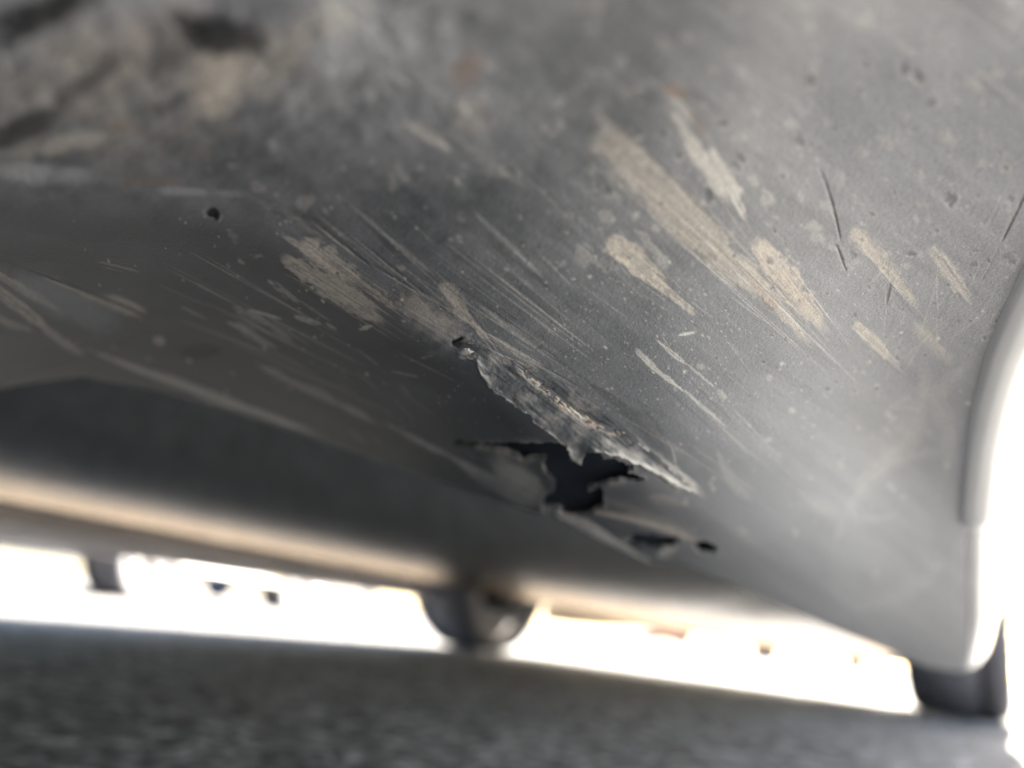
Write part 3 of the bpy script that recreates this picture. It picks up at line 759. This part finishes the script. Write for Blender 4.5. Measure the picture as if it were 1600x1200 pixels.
# torn flap: the strip of plastic rolled up along the ridge above the hole
FLAP = [(712, 536), (728, 528), (748, 540), (790, 556), (850, 578), (905, 612), (960, 654), (1005, 690), (1062, 740), (1092, 772), (1062, 764), (1020, 736), (965, 712),
        (932, 706), (915, 708), (908, 728), (894, 722), (884, 698), (866, 684), (846, 668), (822, 646), (796, 628), (766, 606), (750, 584), (744, 562), (724, 560)]
fx = np.arange(690, 1110, 1.1); fy = np.arange(515, 790, 1.1)
FX, FY = np.meshgrid(fx, fy)
qx = (FX[:-1, :-1] + FX[1:, 1:]) / 2; qy = (FY[:-1, :-1] + FY[1:, 1:]) / 2
qjx = qx + 9 * (fbm(qx / 9, qy / 9, 6, 4) - 0.5); qjy = qy + 9 * (fbm(qx / 9 + 30, qy / 9, 1, 4) - 0.5)
fk = inside(FLAP, qjx, qjy)
LOWER = [(720, 560), (744, 566), (752, 588), (768, 608), (796, 630), (822, 648), (846, 670), (866, 686), (884, 700), (900, 726), (930, 708), (965, 714), (1020, 738), (1092, 776)]
UPPER = [(712, 534), (750, 538), (790, 554), (850, 576), (905, 610), (960, 652), (1005, 688), (1062, 738), (1092, 772)]
dl, _ = dist_line(LOWER, FX, FY); du, alu = dist_line(UPPER, FX, FY)
dl = np.abs(dl); du = np.abs(du)
rel = du / (dl + du + 1e-6)                      # 0 at the attached upper edge, 1 at the torn lip
ax_ = (FX * .78 + FY * .62); ay_ = (-FX * .62 + FY * .78)
fib = fbm(ax_ / 34, ay_ / 2.6, 2, 4); fib2 = fbm(ax_ / 10, ay_ / 5, 5, 4); chunk = fbm(FX / 16, FY / 16, 7, 4)
lift = 0.02 + 2.4 * rel ** 1.6 * sstep(0, 0.15, alu) * sstep(1.0, 0.55, alu) + (0.22 * (fib - 0.5) + 0.22 * (fib2 - 0.5)) * sstep(0.02, 0.4, rel) + 1.0 * (chunk - 0.5) * rel
lip = np.exp(-(dl / 7) ** 2)
lift += 0.9 * lip * (0.4 + fib2)
GR = [(805, 574), (845, 604), (880, 632), (930, 664), (985, 690)]
dg, alg = dist_line(GR, FX, FY)
groove = np.exp(-(dg / (2.5 + 3.5 * np.sin(np.pi * np.clip(alg, 0, 1)))) ** 2) * sstep(0, 0.1, alg) * sstep(1, 0.85, alg)
crumb = 0.5 * fbm(ax_ / 13, ay_ / 3, 3, 5) + 0.5 * fbm(FX / 6, FY / 6, 1, 4)
lift += groove * (2.2 * (crumb - 0.5) - 0.5)
crack = np.exp(-((dg + 5) / 2.2) ** 2) * sstep(0.38, 0.6, fib2)* sstep(0.98, 0.85, alg)
lift -= 1.0 * crack
wF = inv_depth(FX, FY)
cr2 = 1.6 * np.exp(-(dist_line([(560, 440), (740, 545), (900, 690), (1000, 745)], FX, FY)[0] / 38) ** 2)
wav = 1.1 * (fbm(FX / 260 + 9, FY / 200, 4, 3) - 0.5)
DF = 1 / wF - (lift + cr2 + wav + 0.10 * sstep(0.0, 0.1, rel) - 0.05) * 0.001
VF = pt(FX, FY, DF)
ff = np.clip(0.16 + 0.6 * (fib - 0.5) + 0.4 * (chunk - 0.5) + 0.15 * rel, 0, 1)
tail = np.exp(-(dist_line([(950, 690), (1010, 725), (1090, 773)], FX, FY)[0] / 9) ** 2)
fp = np.clip((-0.10 + 1.2 * (fib - 0.58) + 0.4 * (fib2 - 0.5)) * sstep(0.05, 0.4, rel) + 0.75 * np.exp(-(dl / 4.5) ** 2) * (0.5 + fib2) + 0.5 * tail + 0.2 * sstep(0.6, 1, rel) * sstep(840, 900, FX), 0, 0.85)
ft = np.clip(0.18 * sstep(0.5, 0.7, chunk) + 0.9 * groove * sstep(0.42, 0.6, crumb), 0, 0.9)
fr = np.clip(0.6 * groove * sstep(0.45, 0.7, fbm(FX / 7, FY / 7, 3, 3)), 0, 0.8)
fd = np.clip(0.95 * crack + 0.95 * groove * sstep(0.48, 0.36, crumb) + 0.9 * sstep(0.66, 0.74, fbm(FX / 9 + 4, FY / 6, 4, 3)) * np.exp(-(dg / 14) ** 2) + 0.9 * np.exp(-(((FX - 718) / 9) ** 2 + ((FY - 538) / 7) ** 2)), 0, 1)
fatt = dict(film_shading=ff.ravel(), tan=ft.ravel(), pale=fp.ravel(), rust=fr.ravel(), dark=fd.ravel())
Ff = grid_faces(*FX.shape, fk)
bk = (ray(FX, FY) * 0.0016).reshape(-1, 3)
Vc, Fc, bk, *al = compact(VF.reshape(-1, 3), Ff, bk, *fatt.values())
fatt = dict(zip(fatt.keys(), al))
Vc, Fc, fatt = with_rim(Vc, Fc, bk, fatt)
flap = link('torn_flap', mesh_np('torn_flap', to_car(Vc), Fc, True, fatt), M_plastic, bumper)
flap['label'] = 'pale frayed strip of torn plastic curling over the hole'

# ------------------------------------------------------------------ white painted skin on the outer side
def edge_at(y):
    return np.interp(y, ex[:, 1], ex[:, 0])
CS = [(0, 0), (.0015, -.0012), (.005, -.0022), (.010, -.0018), (.016, .002), (.021, .008), (.025, .016), (.028, .028), (.0295, .045), (.030, .07), (.031, .11), (.034, .2)]
def skin(name, y0, y1, inset, n, curl0=False, curl1=False, label=None):
    yy = np.linspace(y0, y1, n)
    xx = edge_at(yy)
    k = np.array([1, 2, 4, 7, 10, 7, 4, 2, 1.0]); k /= k.sum()
    xx = np.convolve(np.pad(xx, 4, mode='reflect', reflect_type='odd'), k, 'valid')
    d = 1 / inv_depth(xx, yy) - 0.0012
    E = pt(xx, yy, d)
    cs = np.array(CS); u = np.linspace(0, len(cs) - 1, 60)
    cr = np.interp(u, np.arange(len(cs)), cs[:, 0]); cz = np.interp(u, np.arange(len(cs)), cs[:, 1])
    k2 = np.array([1, 2, 3, 2, 1.0]); k2 /= k2.sum()
    cr = np.convolve(np.pad(cr, 2, mode='reflect', reflect_type='odd'), k2, 'valid'); cz = np.convolve(np.pad(cz, 2, mode='reflect', reflect_type='odd'), k2, 'valid')
    # near part stands a little further out of the ground, so the section grows with distance from the lens
    g = 0.62 + 0.38 * sstep(0.13, 0.40, d)
    tp = sstep(960, 1047, yy)           # the lower end rounds upwards and inwards
    gz = g * (1 + 0.55 * tp); gr = g * (1 - 0.03 * tp)
    P = E[:, None, :] + (gr[:, None] * cr)[..., None] * RR + (gz[:, None] * (cz + 0.0015 * tp[:, None] * sstep(0, 0.01, cr)))[..., None] * np.array([0, 0, 1.0])
    tr = np.gradient(cr); tz = np.gradient(cz); ln = np.hypot(tr, tz)
    nr, nz_ = tz / ln, -tr / ln                    # outward normal of the section
    off = np.full(n, -inset)
    s = np.linspace(0, 1, n)
    if curl1: off = off - 0.004 * sstep(0.96, 1.0, s) ** 2
    if curl0: off = off - 0.003 * sstep(0.05, 0.0, s) ** 2
    P = P + (off[:, None] * nr)[..., None] * RR + (off[:, None] * nz_)[..., None] * np.array([0, 0, 1.0])
    Fq = grid_faces(n, 60)
    Vv = P.reshape(-1, 3)
    bk = np.tile((-RR * 0.6 + np.array([0, 0, 0.8])) * 0.004, (len(Vv), 1))
    Vv, Fq, _ = with_rim(Vv, Fq, bk, {})
    o = link(name, mesh_np(name, to_car(Vv), Fq), M_white, car)
    if label: o['label'] = label
    return o
skin('painted_skin', -420, 846, 0.0, 240, curl1=True, label='white painted skin at the outer edge of the bumper')
skin('painted_end_cap', 836, 1047, 0.0034, 90, curl0=True, label='lower white painted end piece below the seam')

# ------------------------------------------------------------------ undertray behind the bumper, floor and far sill
ZT = CAMH + 0.062
ed = [(-520, 690, .52), (-250, 734, .58), (0, 782, .67), (350, 849, .89), (700, 914, 1.25), (850, 944, 1.5), (1000, 974, 1.8), (1200, 1007, 2.0), (1300, 1021, 2.05), (1385, 1032, 2.05)]
EP = pt(np.array([p[0] for p in ed], float), np.array([p[1] for p in ed], float), np.array([p[2] for p in ed], float))
near = []
for P in EP:
    t = P @ A; near.append(car_pt(np.array(t * 0.55 - 0.05), np.array(np.interp(t, [0, .5, 2.5], [-0.135, -0.11, -0.05])), np.array(ZT + 0.085)))
near = np.array(near)
n = 40
tt = np.linspace(0, 1, len(ed)); tf = np.linspace(0, 1, 60)
EPf = np.stack([np.interp(tf, tt, EP[:, i]) for i in range(3)], 1); NRf = np.stack([np.interp(tf, tt, near[:, i]) for i in range(3)], 1)
uu = np.linspace(0, 1, n)
G = NRf[:, None, :] * (1 - uu)[None, :, None] + EPf[:, None, :] * uu[None, :, None]
G[:, :, 2] = ZT + (EPf[:, 2] - ZT)[:, None] * uu[None, :] ** 2 + 0.085 * (1 - uu)[None, :] ** 4
# rolled edge
ro = np.array([(0.002, -0.001), (0.004, 0.001), (0.005, 0.005), (0.005, 0.02)])
dirn = EPf - NRf; dirn[:, 2] = 0; dirn /= np.linalg.norm(dirn, axis=1)[:, None]
extra = G[:, -1:, :] + dirn[:, None, :] * ro[None, :, 0:1] + np.array([0, 0, 1.0]) * ro[None, :, 1:2]
G = np.concatenate([G, extra], 1)
ul = np.r_[uu, np.ones(len(ro))][None, :] * np.ones((G.shape[0], 1)); tl = np.linspace(0, 30, G.shape[0])[:, None] * np.ones((1, G.shape[1]))
lip_sheen_v = sstep(0.45, 0.92, ul + 0.10 * (fbm(tl, ul * 6, 2, 3) - 0.5)) * 0.9  # painted warm reflection, growing towards the lip
link('undertray', mesh_np('undertray', to_car(G.reshape(-1, 3)), grid_faces(G.shape[0], G.shape[1]), True, dict(lip_sheen=lip_sheen_v.ravel())), M_tray, car)

# floor: matt black, above everything else, between the sills
bm = bmesh.new(); add_box(bm, 0.0 - T0 - 0.05, 1.85 - T0, -0.70, HALF - 0.03, 0.235, 0.262)
bm_obj('floor_pan', bm, M_floor, car)
# far sill: a folded rail
ts = np.linspace(-0.3, 1.82, 40) 
sec = [(-0.06, 0.182), (0.030, 0.180), (0.026, 0.176), (0.012, 0.172), (0.006, 0.165), (0.0, 0.155), (-0.006, 0.150), (-0.02, 0.150), (-0.03, 0.16), (-0.05, 0.235)]
VV = []
for t in ts:
    for s, z in sec:
        rise = 0.012 * sstep(0.3, 1.85, t)
        VV.append(car_pt(np.array(t + 0.95), np.array(-1.46 + s - 0.0), np.array(z - 0.014 + rise * (1 if z < 0.21 else 0.6))))
link('far_sill', mesh_np('far_sill', to_car(np.array(VV)), grid_faces(len(ts), len(sec), flip=True)), M_sill, car)

# rear valance: a shallow dusty panel closing the underside at the back
tv = np.linspace(-1.36, 0.02, 40)
secv = [(0.10, 0.27), (0.03, 0.20), (0.005, 0.150), (0.0, 0.128), (0.012, 0.121), (0.05, 0.124), (0.06, 0.27)]
VV = np.array([[car_pt(np.array(2.58 + a_), np.array(s_), np.array(z_ - 0.006 * math.sin(s_ * 9) * (z_ < 0.16))) for a_, z_ in secv] for s_ in tv]).reshape(-1, 3)
link('rear_valance', mesh_np('rear_valance', to_car(VV), grid_faces(len(tv), len(secv))), M_valance, car)

# ------------------------------------------------------------------ other cars in the car park
def parked(label, loc, rz, c, rough=0.35):
    p = simple_mat('paint_' + label.split()[0], c, rough, var=0.05, coat=0.4)
    r = tag(empty('parked_car', loc, rz), label, 'car', 'cars parked across the asphalt')
    car_shell(r, p, -2.05, 2.05, -1.3, 1.32, 0.87, zb=0.2)
    return r
parked('dark brown car standing beyond the far sill at the left', (-2.64, 5.52, 0), math.radians(86.7), (0.030, 0.026, 0.025))
parked('blue car in the sun behind the two wheels at left', (-3.6, 14.5, 0), math.radians(75), (0.055, 0.08, 0.13))
parked('red car far away under the middle of the car', (14.5, 62.0, 0), math.radians(10), (0.25, 0.03, 0.03))
parked('blue grey car far away between red car and right-hand wheel', (6.1, 14.5, 0), math.radians(65), (0.08, 0.095, 0.14))
parked('slate blue car far away beside the right-hand wheel', (8.6, 16.0, 0), math.radians(62), (0.05, 0.07, 0.12))

# a tree at the edge of the car park, glimpsed past the right-hand side
tree = tag(empty('tree', (15.2, 20.5, 0)), 'small green tree beyond the white car at the right edge', 'tree')
bm = bmesh.new()
prev = None
for k, (x, z, r) in enumerate([(0, 0, .16), (.03, .9, .13), (-.02, 1.8, .10), (.05, 2.8, .06), (0, 3.6, .02)]):
    ring = [bm.verts.new((x + r * math.cos(a), r * math.sin(a), z)) for a in np.linspace(0, 2 * math.pi, 10, endpoint=False)]
    if prev:
        for i in range(10):
            bm.faces.new((prev[i], prev[(i + 1) % 10], ring[(i + 1) % 10], ring[i]))
    prev = ring
for k in range(9):
    a = k * 2.4; z = 1.3 + 0.22 * k
    p0 = Vector((0, 0, z)); p1 = Vector((math.cos(a) * 1.0, math.sin(a) * 1.0, z + 0.7))
    sd = Vector((-math.sin(a), math.cos(a), 0)) * 0.03
    q = [bm.verts.new(v) for v in (p0 - sd, p0 + sd, p1 + sd * .3, p1 - sd * .3, p0 + Vector((0, 0, .06)), p1 + Vector((0, 0, .02)))]
    bm.faces.new((q[0], q[1], q[2], q[3])); bm.faces.new((q[0], q[3], q[5], q[4])); bm.faces.new((q[1], q[4], q[5], q[2]))
bm_obj('trunk', bm, M_bark, tree)
nl = 5200
c = rng.standard_normal((nl, 3)); c /= np.linalg.norm(c, axis=1)[:, None]
c *= (rng.random(nl) ** 0.4)[:, None] * np.array([1.7, 1.7, 1.5]); cl = rng.integers(0, 14, nl); cc = rng.standard_normal((14, 3)) * 0.7
c = c * 0.55 + cc[cl] + np.array([0, 0, 2.6])
a_ = rng.standard_normal((nl, 3)); a_ /= np.linalg.norm(a_, axis=1)[:, None]
b_ = np.cross(a_, rng.standard_normal((nl, 3))); b_ /= np.linalg.norm(b_, axis=1)[:, None]
q = np.stack([c - a_ * .07, c + b_ * .04, c + a_ * .07, c - b_ * .04], 1).reshape(-1, 3)
link('crown', mesh_np('crown', q, np.arange(nl * 4).reshape(nl, 4), False), M_leaf, tree)
